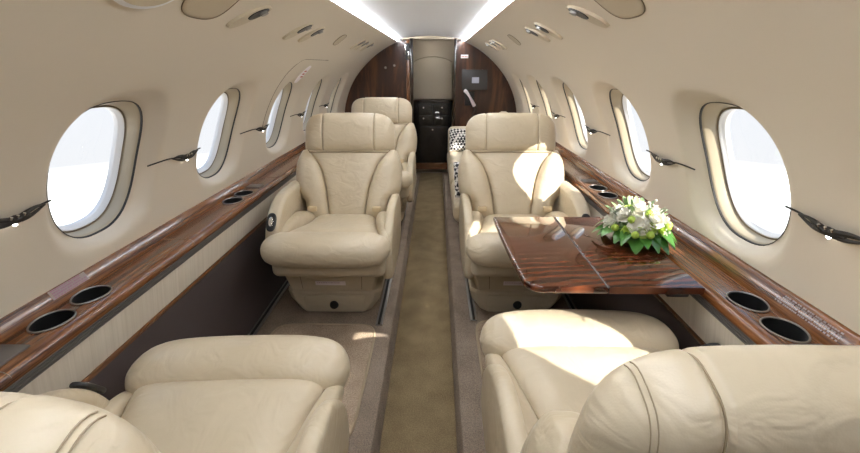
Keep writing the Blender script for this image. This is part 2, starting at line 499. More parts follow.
# ------------------------------------------------------------------ side ledges with cup holders
def ledge(side, dz, dx, cups, lids, label, sw):
    root = thing('side_ledge', label, 'ledge', (0, 0, 0))
    def X(m): return side * m + dx
    y0, y1 = Y0 + .02, Y1 - .02
    # deck holes
    gx0, gx1 = .872, .787
    hole = (.046, .051)
    deck = .640 + dz
    mb = MB()
    ny = [y0, y1]
    def ext(prof, ys=(y0, y1)):
        return [[(X(m), y, z + dz) for m, z in prof] for y in ys]
    mb.grid(ext([(.93, .690), (.905, .686), (.896, .678), (.8805, .648), (.8775, .642), (.876, .636), (.8735, .636), (.872, .640)]))
    mb.grid(ext([(.787, .640), (.778, .639), (.770, .634), (.765, .626), (.764, .618), (.766, .612), (.80, .611)]))
    cur = y0
    allc = sorted(cups)
    for yc in allc:
        a, b = yc - .0565, yc + .0565
        mb.grid([[(X(gx0), y, deck), (X(gx1), y, deck)] for y in (cur, a)])
        ring = []
        m = 10
        for i in range(m): ring.append((lerp(gx1, gx0, i / m), a))
        for i in range(m): ring.append((gx0, lerp(a, b, i / m)))
        for i in range(m): ring.append((lerp(gx0, gx1, i / m), b))
        for i in range(m): ring.append((gx1, lerp(b, a, i / m)))
        xc = (gx0 + gx1) / 2
        cols = []
        for (u, v) in ring:
            ph = atan2(v - yc, u - xc)
            kx = .0405 * cos(ph) * (1 + .12 * sin(ph)); kx = kx if side > 0 else -(-kx)
            cols.append([(X(u), v, deck), (X(xc) + side * kx, yc + .0505 * sin(ph), deck)])
        mb.grid(cols, wu=True)
        cur = b
    mb.grid([[(X(gx0), y, deck), (X(gx1), y, deck)] for y in (cur, y1)])
    wt = mb.build('wood_top', M['wood'], root, sharp=50, fixn=False)
    for p in wt.data.polygons:
        if p.normal.z - side * p.normal.x * 1.0 < 0 and not (abs(p.normal.z) < .1 and p.normal.x * side > .9): p.flip()
    wt.data.update()
    # grey ribbed vent strip
    pr = [(.772, .612)]
    for k in range(4):
        z = .610 - k * .0065
        pr += [(.769, z), (.769, z - .0035), (.775, z - .004), (.775, z - .006)]
    pr += [(.78, .583)]
    MB().grid(ext(pr)).build('vent_strip', M['vent'], root, sharp=25)
    MB().grid(ext([(.79, .586), (.775, .585), (.7745, .580), (.789, .484), (.80, .480)])).build('cream_fascia', M['fascia'], root, sharp=30)
    MB().grid(ext([(.80, .484), (.787, .483), (.785, .478), (.786, .469), (.80, .466)])).build('lower_trim', M['wood_trim'], root, sharp=30)
    lo = MB(); lo.grid(ext([(.80, .472), (.790, .470), (.786, .30), (.770, .11), (.758, .08 - dz)]))
    lo.grid(ext([(.92, .69), (.93, .4), (.90, .08 - dz)]))
    lo.build('lower_panel', M['panel'], root)
    for yc in cups:
        c = bpy.data.objects.new('cup_holder', None); COL.objects.link(c); c.parent = root
        c.location = (X((gx0 + gx1) / 2), yc, deck)
        def lp(k, z, e=2.0): return [(u * (1 + .12 * v / (.0505 * k)), v, z) for u, v in supell(40, .0405 * k, .0505 * k, e)]
        MB().tube([(u, v, .002) for u, v, _ in lp(.985, 0)], .0022, 8, closed=True).build('rim', M['steel'], c)
        MB().grid([lp(.96, .001), lp(.94, -.02), lp(.88, -.068), lp(.80, -.074), lp(.4, -.075), lp(.02, -.075)], wv=True).build('cup', M['black'], c, fixn=False)
    for yc, hy in lids:
        MB().box((X((gx0 + gx1) / 2), yc, deck + .0015), (.034, hy, .003), .002).build('recess_lid', M['vent'], root)
    # joints in the wood
    for yj in (.70, 1.40, 2.30, 3.1, 3.9):
        MB().tube([(X(.871), yj, deck + .0004), (X(.787), yj, deck + .0004), (X(.7765), yj, .6386 + dz), (X(.7695), yj, .6335 + dz), (X(.7645), yj, .6255 + dz)], .0011, 5).build('joint', M['seam'], root)
    return root
CUPS_L = [.880, 1.005, 1.855, 1.975, 3.30, 3.42]
ledge(-1, -.004, -.005, CUPS_L, [(.735, .05), (2.11, .03)], 'long glossy wood side ledge with cup holders along the left wall', -1)
ledge(1, .014, .004, [.840, .962, 1.905, 2.03], [(.735, .05), (2.16, .03)], 'long glossy wood side ledge with cup holders along the right wall', 1)
# printed placards on the ledge upstand: rows of tiny marks, too small to read
def ledge_placard(side, dz, dx, y0, y1, label, rows):
    t = thing('ledge_placard', label, 'placard', (0, 0, 0), group='ledge placards')
    def P(f, y, up=.0): # f 0..1 up the upstand slope
        m = lerp(.8818, .8950, f); z = lerp(.6505, .6760, f)
        return (side * (m - .0009 * 1 - up * .9) + dx, y, z + dz + .0006 + up * .45)
    if side < 0:
        MB().grid([[P(f, y) for f in (.08, .92)] for y in (y0, y1)]).build('plate', M['placard_grey'], t)
    rnd = random.Random(5)
    mb = MB()
    for r in range(rows):
        y = y0 + .006; f0 = lerp(.12, .78, r / max(1, rows - 1))
        end = y1 - .006 if r < 2 else y1 - .02
        while y < end:
            w = rnd.uniform(.003, .007)
            mb.add([P(f0, y, .0006), P(f0 + .12, y, .0006), P(f0 + .12, y + w, .0006), P(f0, y + w, .0006)], [(0, 1, 2, 3)])
            y += w + rnd.choice((.0012, .0012, .004))
    mb.build('printed_lines', M['placard_grey'] if side > 0 else M['ink'], t)
M['placard_grey'].node_tree.nodes['Principled BSDF'].inputs['Base Color'].default_value = (.34, .28, .26, 1)
ledge_placard(-1, -.004, -.005, .955, 1.075, 'small grey printed placard on left ledge beside the cup holders', 4)
ledge_placard(1, .014, .004, .77, .955, 'small pale printed lettering on right ledge beside the cup holders', 4)

# ------------------------------------------------------------------ seats
BL = .585
HW_V = [0, .20, .25, .30, .42, .50, .58, .66, .72]
HW_X = [.205, .215, .242, .262, .270, .270, .262, .246, .230]
CW_V = [0, .1, .28, .42, .53, .62, .66]
CW_X = [.092, .094, .108, .128, .155, .192, .214]
def make_seat(label, loc, rz, ws, group='cabin swivel seats', placard=True, th=26, drop=0, bx=0):
    """ws: -1/+1 = local side of the cabin wall"""
    t = thing('cabin_seat', label, 'seat', loc, rz, group)
    Lm, Lb = M['leather'], M['leather_base']
    TH = radians(th)
    BU = (sin(TH), cos(TH)); BN = (-cos(TH), sin(TH))
    def BP(x, v, d):
        return (x, .055 + BU[0] * v * BL + BN[0] * d, .355 + BU[1] * v * BL + BN[1] * d)
    # pedestal
    def oct_(w, y0, y1, z, c=.03):
        return [(p[0] + bx, p[1], p[2]) for p in [(-w, y0 + c, z), (-w + c, y0, z), (w - c, y0, z), (w, y0 + c, z), (w, y1 - c, z), (w - c, y1, z), (-w + c, y1, z), (-w, y1 - c, z)]]
    b = MB().loft([oct_(.165, -.205, .20, .0), oct_(.172, -.207, .20, .004), oct_(.215, -.21, .21, .065), oct_(.226, -.212, .22, .105), oct_(.224, -.205, .22, .118)]).build('pedestal', Lb, t, sharp=25)
    dr = MB(); lp = [(-.140, .092), (.140, .092), (.146, .085), (.135, .012), (.128, .006), (-.128, .006), (-.135, .012), (-.146, .085)]
    dr.slab(lp, lambda u, z, w: (u + bx, -.2115 + w, z), .012, .003, 2)
    d = dr.build('drawer', Lb, t, sharp=30)
    MB().loft([[(bx + r * cos(2 * pi * i / 20), y, .047 + r * sin(2 * pi * i / 20)) for i in range(20)] for r, y in ((.019, -.216), (.0215, -.222), (.018, -.231), (.008, -.233))]).build('knob', M['black'], d)
    # skirt under the cushion
    sk = MB().loft([oct_(.192, -.225, .22, .126, .012), oct_(.196, -.228, .22, .130, .012), oct_(.232, -.250, .23, .262, .012), oct_(.245, -.25, .23, .33, .012)]).build('skirt', Lb, t, sharp=25)
    def SKP(x, z, o=0): return (x + bx, lerp(-.228, -.250, (z - .130) / .132) - o, z)
    MB().slab([(-.012, .20), (.012, .20), (.012, .255), (-.012, .255)], lambda u, z, w: (SKP(u, z)[0], SKP(u, z)[1] + w, z), .008, .002, 2).build('pull_tab', Lb, sk)
    for s in (-1, 1):
        MB().tube([SKP(s * .145, .255, .0005), SKP(s * .138, .135, .0005)], .0012, 5).build('panel_seam', M['seam'], sk)
    if placard:
        pl = MB().slab([(-.075, .158), (.065, .158), (.065, .180), (-.075, .180)], lambda u, z, w: (u + bx, SKP(u, z, .001)[1] + w, z), .003, .001, 2).build('warning_placard', M['placard'], sk)
        rnd = random.Random(3); mb = MB()
        for z in (.1725,):
            x = -.068
            while x < .030:
                w = rnd.uniform(.004, .012)
                mb.add([SKP(x, z - .0012, .0032), SKP(x + w, z - .0012, .0032), SKP(x + w, z + .0012, .0032), SKP(x, z + .0012, .0032)], [(0, 1, 2, 3)])
                x += w + .0025
        mb.build('placard_print', M['ink'], sk)
    # seat base and cushions
    mb = MB(); mb.box((0, -.115, .335), (.240, .285, .06), .03, 4).build('seat_frame', Lb, t)
    def cwid(y): return interp([-.42, -.25, -.05, .06], [.238, .205, .165, .150], y)
    def CP(s, tt, d):
        y = lerp(-.345, .075, (tt + 1) / 2)
        return (s * cwid(y), y, .372 + .032 * sstep(-.05, -.34, y) + d)
    MB().pad(CP, 26, 26, .052, 7, .02).build('seat_cushion', Lm, t)
    for s in (-1, 1):
        def WP(a, tt, d, s=s):
            y = lerp(-.345, .06, (tt + 1) / 2)
            x = lerp(cwid(y) - .004, .256, (a + 1) / 2)
            return (s * x, y,   .372 + .022 * sstep(-.1, -.34, y) + .012 * sstep(-.25, .02, y) + d * (.55 + .75 * sstep(-.4, -.1, y)))
        MB().pad(WP, 16, 26, .058, 3.2, .02).build('cushion_bolster', Lm, t)
    for s in (-1, 1):
        MB().tube([(s * (cwid(y) - .002), y, CP(0, 0, 0)[2] * 0 + .380 + .032 * sstep(-.05, -.34, y)) for y in [lerp(-.33, .05, i / 16) for i in range(17)]], .0026, 6).build('seam', M['piping'], t)
    # front roll
    loops = []
    for i in range(37):
        u = -cos(pi * i / 36); x = .265 * u
        k = max(.02, (1 - abs(u) ** 7)) ** .5
        cy, cz = -.405 + .014 * u * u, .412 - .004 * u * u
        loops.append([(x, cy + (.092 * k) * a, cz + (.066 * k) * b_) for a, b_ in supell(28, 1, 1, 2.3)])
    MB().loft(loops).build('front_roll', Lm, t)
    # backrest
    loops = []
    for i in range(25):
        v = lerp(-.04, .80, i / 24)
        k = min(1, sqrt(max(0.02, 1 - max(0, (.02 - v) / .06) ** 2))) * min(1, sqrt(max(.02, 1 - max(0, (v - .74) / .062) ** 2)))
        w = smooth_interp(HW_V, HW_X, v) - .004
        dd = .105 if v < .5 else lerp(.105, .09, (v - .5) / .3)
        loops.append([BP(a * w, v, -dd / 2 + .004 + b_ * dd / 2 * k) for a, b_ in supell(40, 1, 1, 4.5)])
    shell_o = MB().loft(loops).build('backrest', Lm, t)
    def PC(s, tt, d):
        v = lerp(.015, .665, (tt + 1) / 2)
        return BP(s * smooth_interp(CW_V, CW_X, v), v, .0 + d * (1 + .25 * exp(-((v - .3) / .15) ** 2)))
    MB().pad(PC, 26, 34, .030, 8, .01).build('back_panel', Lm, t)
    for s in (-1, 1):
        def PW(a, tt, d, s=s):
            v = lerp(.02, .668, (tt + 1) / 2)
            c = smooth_interp(CW_V, CW_X, v); h = smooth_interp(HW_V, HW_X, v)
            x = lerp(c - .001, h + .004, (a + 1) / 2)
            k = .35 + .65 * min(1, (h - c) / .10)
            return BP(s * x, v, d * k - .02 * sstep(.2, 1, a))
        MB().pad(PW, 20, 40, .068, 3.4, .03).build('back_wing', Lm, t)
    for s in (-1, 1):
        MB().tube([BP(s * smooth_interp(CW_V, CW_X, v), v, .004) for v in [lerp(.02, .665, i / 24) for i in range(25)]], .0028, 6).build('seam', M['piping'], t)
    # headrest in three upholstered sections
    SG = .56
    HT = radians(th - 9)
    hy, hz = BP(0, .655 - drop / BL, 0)[1:]
    def HPt(x, u, d): # u along headrest height, d towards the front
        return (x, hy + sin(HT) * u - cos(HT) * d, hz + cos(HT) * u + sin(HT) * d)
    def sec(sv):
        x = .236 * sv
        e = max(0, 1 - abs(sv) ** 5.5) ** .5
        g = 1 - .10 * exp(-((abs(sv) - SG) / .016) ** 2)
        hh = .104 * (.45 + .55 * e); 
        dp = .064 * max(.10, e) * g
        uc = .097 - .0 + (.104 - hh) * -.55
        return [HPt(x, uc + hh * (1 if g > .97 else (1 - (1 - g) * .5)) * b_, -.030 + dp * a + .010 * (1 - sv * sv)) for a, b_ in supell(40, 1, 1, 2.9)]
    def section(s0, s1, n, nm):
        ss = [lerp(s0, s1, .5 - .5 * cos(pi * i / n)) for i in range(n + 1)]
        return MB().loft([sec(q) for q in ss]).build(nm, Lm, t)
    section(-.999, -SG, 18, 'headrest_side'); section(-SG, SG, 20, 'headrest'); section(SG, .999, 18, 'headrest_side')
    MB().tube([HPt(lerp(-.205, .205, i / 10), -.006, .020 + .008 * (1 - (i / 5 - 1) ** 2)) for i in range(11)], .003, 6).build('seam', M['piping'], t)
    for s in (-1, 1):
        c0 = HPt(s * SG * .236, .097, -.03)
        MB().tube([(p[0], c0[1] + (p[1] - c0[1]) * 1.012, c0[2] + (p[2] - c0[2]) * 1.012) for p in sec(s * SG)], .0012, 5, closed=True).build('seam', M['piping'], t)
        for sv in (.80, .825):
            MB().tube([(p[0] * 1.004, c0[1] + (p[1] - c0[1]) * 1.006, c0[2] + (p[2] - c0[2]) * 1.006) for p in [sec(s * sv)[k % 40] for k in range(6, 30)]], .0008, 5).build('stitching', M['thread'], t)
    # double stitched seam down the rear of the backrest, close to each edge
    for s in (-1, 1):
        for off in (0, .006):
            pts = []
            for i in range(22):
                v = lerp(.05, .70, i / 21)
                w = smooth_interp(HW_V, HW_X, v) - .004
                a = .86 - off / .25
                bb = (1 - a ** 4.5) ** (1 / 4.5)
                dd = .105 if v < .5 else lerp(.105, .09, (v - .5) / .3)
                pts.append(BP(s * a * w, v, -dd / 2 + .004 - bb * dd / 2 - .0002))
            MB().tube(pts, .0012, 5).build('stitching', M['thread'], shell_o)
    # arms
    def spline(P, n=8):
        out = []; m = len(P)
        for i in range(m):
            p0, p1, p2, p3 = P[i - 1], P[i], P[(i + 1) % m], P[(i + 2) % m]
            for j in range(n):
                q = j / n
                out.append(tuple(.5 * (2 * p1[k] + (p2[k] - p0[k]) * q + (2 * p0[k] - 5 * p1[k] + 4 * p2[k] - p3[k]) * q * q + (3 * p1[k] - p0[k] - 3 * p2[k] + p3[k]) * q ** 3) for k in range(2)))
        return out
    wall_arm = spline([(.19, .548), (.05, .566), (-.10, .562), (-.21, .520), (-.275, .445), (-.295, .36), (-.26, .29), (-.10, .265), (.10, .27), (.22, .31), (.255, .42)], 6)
    aisle_arm = spline([(.17, .490), (.02, .510), (-.10, .505), (-.22, .46), (-.31, .385), (-.345, .30), (-.32, .235), (-.18, .21), (.08, .22), (.20, .27), (.225, .40)], 6)
    xa = ws * .264
    wa = MB().slab(wall_arm, lambda y, z, w: (xa + w, y, z), .064, .024, 5).build('armrest', Lm, t)
    xb = -ws * .243
    ab = MB().slab(aisle_arm, lambda y, z, w: (xb + w, y, z), .042, .018, 5).build('armrest', Lm, t)
    # oval control on the front slope of the wall-side arm
    cy, cz, ang = -.262, .478, radians(42)
    def CT(a, b_, w): # a across x, b along slope, w outwards
        return (xa + a, cy - b_ * sin(pi / 2 - ang) * 1.0 * .75 - w * .78, cz - b_ * .66 + w * .62)
    c = MB().slab(supell(28, .022, .050, 2.6), CT, .012, .005, 3).build('control_panel', M['black'], wa)
    MB().slab(supell(24, .010, .026, 2.4), lambda a, b_, w: CT(a, b_, w + .006), .006, .002, 2).build('control_plate', M['chrome'], wa)
    # belt ends at the back corners of the cushion
    for s in (-1, 1):
        MB().box((s * .160, .015, .452), (.022, .010, .013), .006).build('belt_tab', M['belt'], t)
    return t
make_seat('cream leather seat on the left facing the camera, its base knob in full view', (-.388, 2.06, SF), 0, -1, bx=-.030)
make_seat('cream leather seat facing the camera behind the wooden table on the right', (.456, 2.07, SF), 0, 1)
make_seat('cream leather seat farthest forward on the left, half hidden behind another seat', (-.358, 3.23, SF), 0, -1, bx=-.030)
make_seat('cream leather seat at the bottom left seen from behind, its cushion before the floor mat', (-.392, .500, SF), pi + radians(3), 1, th=24.5)
make_seat('cream leather seat at the bottom right seen from behind, its cushion under the table', (.454, .640, SF), pi, -1, th=27.5, drop=.032)

# ------------------------------------------------------------------ table
tb = thing('folding_table', 'glossy reddish wood folding table with two leaves beside the right ledge', 'table', (.512, 1.292, .664))
tx0, txm, tx1 = -.233, .0, .245
ty0, ty1 = -.276, .287
aisle_leaf = []
P = [(txm - .0015, ty0), (txm - .0015, ty1), (tx0 + .012, ty1)]
for i in range(1, 6): # far corner
    q = pi / 2 * i / 5; P.append((tx0 + .012 - .010 * sin(q), ty1 - .010 * (1 - cos(q))))
for i in range(13): # gently bowed aisle edge sweeping into a big near corner
    t_ = i / 12; y = lerp(ty1 - .012, ty0 + .055, t_)
    P.append((tx0 + .002 + .018 * t_ ** 2, y))
for i in range(1, 8):
    q = pi / 2 * i / 7; P.append((tx0 + .020 + .045 * (1 - cos(q)), ty0 + .055 - .055 * sin(q)))
MB().slab(P, lambda a, b, w: (a, b, -.010 + w), .020, .006, 4).build('table_leaf', M['wood_table'], tb, sharp=35)
P2 = [(txm + .0015, ty0), (tx1, ty0), (tx1, ty1), (txm + .0015, ty1)]
MB().slab(P2, lambda a, b, w: (a, b, -.010 + w), .020, .003, 3).build('table_leaf', M['wood_table'], tb, sharp=35)
MB().tube([(txm, ty0 + .002, -.004), (txm, ty1 - .002, -.004)], .0022, 6).build('hinge_line', M['black'], tb)
for yy in (-.22, .22):
    MB().box((.205, yy, -.034), (.030, .018, .016), .005).build('table_bracket', M['black'], tb)
    MB().box((.06, yy, -.026), (.15, .012, .007), .003).build('slide_rail', M['steel'], tb)

# ------------------------------------------------------------------ bouquet
bq = thing('bouquet', 'round bouquet of white roses and green leaves lying on the wooden table', 'flowers', (.708, 1.335, .6645))
def dome(th, ph, r=1.0): # th from zenith
    return (.098 * r * sin(th) * cos(ph), .098 * r * sin(th) * sin(ph), .028 + .090 * r * cos(th))
def petal_mesh(mb, c, n, w, l, open_, tilt, cup=.4):
    """a ring of petals about centre c with axis n"""
    nx, ny, nz = n
    up = (0, 0, 1) if abs(nz) < .9 else (1, 0, 0)
    e1 = (up[1] * nz - up[2] * ny, up[2] * nx - up[0] * nz, up[0] * ny - up[1] * nx); L = sqrt(sum(x * x for x in e1)); e1 = tuple(x / L for x in e1)
    e2 = (ny * e1[2] - nz * e1[1], nz * e1[0] - nx * e1[2], nx * e1[1] - ny * e1[0])
    for k in range(open_):
        a0 = 2 * pi * k / open_ + tilt * 1.7
        rows = []
        for i in range(5):
            q = i / 4
            r = l * sin(q * pi / 2) * (.45 + .55 * tilt); h = l * cup * (q ** 1.3) * (1.55 - tilt)
            row = []
            for j in range(5):
                s = (j / 4 - .5) * 2
                wid = w * sin(min(1, q * 1.1 + .12) * pi * .62) * s
                ca, sa = cos(a0), sin(a0)
                x = r * ca - wid * sa; y = r * sa + wid * ca
                hh = h + .25 * w * s * s * (1 - .4 * q)
                row.append(tuple(c[m] + e1[m] * x + e2[m] * y + n[m] * hh for m in range(3)))
            rows.append(row)
        mb.grid(rows)
def rose(th, ph, size, mat, nm):
    c = dome(th, ph, .88); n = (sin(th) * cos(ph), sin(th) * sin(ph), cos(th))
    mb = MB()
    petal_mesh(mb, c, n, size * .55, size * .9, 6, 1.0, .35)
    petal_mesh(mb, c, n, size * .5, size * .85, 5, .72, .5)
    petal_mesh(mb, c, n, size * .42, size * .8, 5, .45, .62)
    petal_mesh(mb, c, n, size * .3, size * .75, 4, .2, .7)
    mb.build(nm, mat, bq, fixn=False)
rr = random.Random(11)
spots = [(.25, 4.4), (.62, 3.6), (.70, 5.1), (.75, .2), (.85, 2.2), (.95, 4.35), (1.0, 5.9), (1.1, 3.1), (.55, 1.2)]
for i, (th, ph) in enumerate(spots):
    rose(th, ph, rr.uniform(.029, .037), M['petal'], 'white_rose')
for th, ph in ((1.18, 4.5), (1.22, 4.0), (1.0, 4.85), (1.15, 5.3), (.35, 2.6)):
    rose(th, ph, .020, M['petal_green'], 'green_bloom')
def ball(mb, c, r, n=8, m=6):
    mb.loft([[(c[0] + r * sin(pi * (i + .02) / (m + .04)) * cos(2 * pi * j / n), c[1] + r * sin(pi * (i + .02) / (m + .04)) * sin(2 * pi * j / n), c[2] + r * cos(pi * (i + .02) / (m + .04))) for j in range(n)] for i in range(m + 1)])
for th, ph in ((1.25, 4.72), (1.28, 4.28), (1.1, 5.55), (1.2, 3.6), (.5, 4.95), (.8, 4.05), (1.2, 6.1), (.9, .8)):
    mb = MB(); c = dome(th, ph, 1.04)
    ball(mb, c, .012, 10, 7)
    mb.build('green_berry', M['berry'], bq)
for k in range(16): # sprigs of tiny white filler bloom
    th, ph = rr.uniform(.2, 1.3), rr.uniform(0, 2 * pi)
    mb = MB(); c = dome(th, ph, 1.06)
    for j in range(9):
        ball(mb, (c[0] + rr.gauss(0, .010), c[1] + rr.gauss(0, .010), c[2] + rr.gauss(0, .008)), rr.uniform(.0025, .0042), 6, 4)
    mb.build('filler_sprig', M['bloom'], bq)
def leaf(base, direction, l, w, droop, mat, nm):
    dx, dy, dz = direction
    L = sqrt(dx * dx + dy * dy) or 1; sx, sy = -dy / L, dx / L
    rows = []
    for i in range(9):
        q = i / 8
        wid = w * (sin(pi * min(1, q * .92 + .06)) ** .8)
        p = (base[0] + dx * l * q, base[1] + dy * l * q, base[2] + dz * l * q - droop * l * q * q)
        rows.append([(p[0] + sx * wid * s, p[1] + sy * wid * s, max(.002, p[2] + .25 * wid * abs(s))) for s in (-1, -.5, 0, .5, 1)])
    mb = MB(); mb.grid(rows); mb.build(nm, mat, bq, fixn=False)
for k in range(22):
    ph = 2 * pi * k / 22 + rr.uniform(-.12, .12)
    leaf((.050 * cos(ph), .050 * sin(ph), .034 + rr.uniform(0, .02)), (cos(ph), sin(ph), rr.uniform(.05, .5)), rr.uniform(.062, .082), rr.uniform(.018, .026), rr.uniform(.45, .95), M['leaf'], 'leaf')
for k in range(22):
    ph = rr.uniform(0, 2 * pi); th = rr.uniform(.3, 1.1)
    b0 = dome(th, ph, .85)
    leaf(b0, (sin(th) * cos(ph), sin(th) * sin(ph), cos(th)), rr.uniform(.045, .06), .009, .2, M['leaf_pale'], 'pale_leaf')
mb = MB()
for k in range(9):
    ph = 2 * pi * k / 9
    mb.tube([(.012 * cos(ph), .012 * sin(ph), .006), (.03 * cos(ph), .03 * sin(ph), .035), (.055 * cos(ph), .055 * sin(ph), .07)], .003, 6)
mb.loft([[(r * cos(2 * pi * j / 20), r * sin(2 * pi * j / 20), z) for j in range(20)] for r, z in ((.03, .001), (.048, .006), (.055, .03), (.045, .065), (.012, .085))])
mb.build('stem', M['stem'], bq)

# ------------------------------------------------------------------ divan with cushions
dv = thing('divan', 'cream leather divan along the right wall behind the table seat', 'sofa', (0, 0, SF))
MB().box((.49, 3.38, .11), (.22, .90, .11), .02).build('divan_base', M['leather_base'], dv)
for yc in (2.79, 3.38, 3.97):
    MB().box((.455, yc, .290), (.285, .293, .075), .055, 5).build('seat_cushion', M['leather'], dv)
    MB().box((.69, yc, .52), (.055, .29, .20), .045, 5).build('back_cushion', M['leather'], dv)
MB().box((.46, 4.335, .33), (.28, .065, .235), .05, 5).build('armrest', M['leather'], dv)
def throw(loc, rot, label):
    t = MB()
    def side(sg):
        return [[(u * .17, v * .11, sg * .055 * ((1 - abs(u) ** 3) * (1 - abs(v) ** 3)) ** .6) for v in gv] for u in gv]
    gv = [-cos(pi * i / 16) for i in range(17)]
    t.grid(side(1)); t.grid(side(-1), flip=True)
    o = t.build('throw_pillow', M['pillow']); o.location = loc; o.rotation_euler = rot
    tag(o, label, 'pillow', 'patterned divan pillows')
throw((.345, 2.60, SF + .475), (radians(60), 0, radians(6)), 'black and white patterned pillow beside the near end of the divan')
throw((.36, 4.16, SF + .465), (radians(60), 0, radians(0)), 'black and white patterned pillow against the far armrest of the divan')

# ------------------------------------------------------------------ front bulkhead
BY = 4.72
OX0, OX1, OZ1 = -.205, .243, 1.50
def bulk_half(side, name):
    mb = MB()
    inner = OX0 if side < 0 else OX1
    pts = [shell(side, BY, lerp(-38, A1, i / 40), -.002) for i in range(41)]
    lp = [(inner, 0.0)] + [(side * .70, 0.0)] + [(p[0], p[2]) for p in pts if p[2] > .02] + [(inner, 1.44)]
    # pad to smooth strip: fan
    t = .06
    loops = [[(x, BY + w, z) for x, z in lp] for w in (0, t)]
    mb.loft(loops)
    o = struct(mb.build(name, M['wood_wall'], sharp=20)); return o
bulk_half(-1, 'wall_front_left'); bulk_half(1, 'wall_front_right')
mb = MB(); mb.box((.02, BY + .03, 1.475), (.30, .03, .03), .003)
struct(mb.build('trim_1', M['beige']))
# pocket door edge and jambs
mb = MB(); mb.box((-.222, BY - .012, .76), (.018, .012, .68), .003)
struct(mb.build('trim_2', M['wood_trim']))
mb = MB(); mb.box((-.185, BY + .02, .75), (.016, .03, .70), .003)
struct(mb.build('trim_3', M['wood_dark']))
mb = MB(); mb.box((.252, BY - .004, .76), (.012, .012, .69), .003)
struct(mb.build('trim_4', M['wood_dark']))
la = thing('door_latch', 'dark chrome latch block at the top of the left door post', 'latch', (-.225, BY - .03, 1.33))
MB().box((0, 0, 0), (.026, .016, .075), .005).build('housing', M['black'], la)
MB().box((.012, -.014, -.035), (.010, .008, .035), .004).build('bolt', M['chrome'], la)
MB().box((-.018, -.013, .02), (.007, .006, .05), .003).build('bolt', M['chrome'], la)
vl = thing('vestibule_fill_lamp', 'added fill lamp, out of view, in the vestibule ceiling beyond the bulkhead', 'lamp', (.02, 4.95, 1.478))  # made-up lamp, added only to brighten the vestibule
MB().loft([[(r_ * cos(2 * pi * i / 20), r_ * sin(2 * pi * i / 20), z) for i in range(20)] for r_, z in ((.05, 0), (.048, -.008), (.03, -.016), (.002, -.019))]).build('lens', M['led'], vl)
# vestibule walls
GY = 5.14
for nm, x, sx in (('wall_vestibule_left', -.30, -1), ('wall_vestibule_right', .34, 1)):
    mb = MB(); mb.box((x, 5.06, .76), (.02, .28, .76), .002); struct(mb.build(nm, M['wood_dark']))
mb = MB(); mb.box((.02, 5.06, 1.50), (.34, .34, .02), .002); struct(mb.build('ceiling_vestibule', M['beige']))
mb = MB(); mb.box((.02, GY + .09, .76), (.34, .02, .78), .002); struct(mb.build('wall_front', M['beige']))
# arched beige panel above the galley
ap = thing('arched_partition', 'beige arched partition panel standing above the black galley drawers', 'panel', (.024, GY, .0))
lp = [(-.212, .845), (.212, .845), (.212, 1.235)]
for i in range(1, 12):
    q = i / 12; lp.append((.212 - .424 * q, 1.235 + .055 * sin(pi * q) ** .7))
lp.append((-.212, 1.235))
MB().slab(lp, lambda a, b, w: (a, .03 + w, b), .03, .006, 3).build('panel', M['beige'], ap, sharp=30)
MB().tube([(a, .012, b) for a, b in lp[2:]], .005, 6).build('edge_trim', M['reveal'], ap)
# galley unit
gl = thing('galley_unit', 'black galley cabinet with drawers under the beige arched panel', 'cabinet', (.024, GY, 0))
MB().box((0, .03, .47), (.215, .05, .345), .004).build('body', M['galley'], gl)
MB().box((0, .02, .822), (.222, .06, .012), .004).build('counter', M['wood_dark'], gl)
MB().box((0, .025, .085), (.215, .045, .040), .004).build('kick_panel', M['wood_trim'], gl)
for z, h in ((.735, .055), (.615, .055), (.36, .185)):
    for sx in ((-.105, .105) if z > .5 else (0,)):
        d = MB().box((sx, -.022, z), (.098 if z > .5 else .205, .008, h), .005).build('drawer', M['galley'], gl)
        MB().loft([[(sx + r * cos(2 * pi * i / 14), y, z + (.02 if z > .5 else .15) + r * sin(2 * pi * i / 14)) for i in range(14)] for r, y in ((.011, -.029), (.013, -.036), (.009, -.042), (.002, -.043))]).build('knob', M['chrome'], d)
MB().tube([(.055 + .032 * cos(2 * pi * i / 24), -.036, .672 + .032 * sin(2 * pi * i / 24)) for i in range(24)], .009, 8, closed=True).build('ring_handle', M['chrome'], gl)
# things on the right half of the bulkhead
mo = thing('wall_monitor', 'flat grey monitor mounted on the dark wood bulkhead at right', 'screen', (.452, BY, 1.062))
MB().box((0, -.012, 0), (.130, .012, .098), .004).build('housing', M['screen'], mo)
MB().box((.008, -.0245, -.002), (.036, .001, .028), .0008).build('lit_patch', M['screen_lit'], mo)
sg = thing('exit_placard', 'small white placard with red print high on the right bulkhead', 'sign', (.345, BY, 1.285))
MB().box((0, -.003, 0), (.037, .003, .017), .002).build('plate', M['placard'], sg)
mb = MB()
for i in range(4): mb.box((-.024 + .016 * i, -.0065, -.002), (.005, .0006, .004), .0003)
mb.build('print', M['ink_red'], sg)
hs = thing('wall_handset', 'pale curved telephone handset hanging below the grey monitor', 'telephone', (.385, BY, .90))
MB().tube([(-.03 + .10 * q, -.030 - .025 * sin(pi * q), .06 - .15 * q ** 1.3) for q in [i / 12 for i in range(13)]], [.012 + .008 * abs(q - .5) * 2 for q in [i / 12 for i in range(13)]], 10).build('handset', M['placard'], hs)
MB().box((.02, -.012, -.02), (.05, .012, .07), .008).build('cradle', M['black'], hs)
MB().tube([(.06, -.03, -.085), (.075, -.035, -.13), (.05, -.035, -.17), (.08, -.03, -.20)], .006, 6).build('cord', M['black'], hs)
mb = MB()
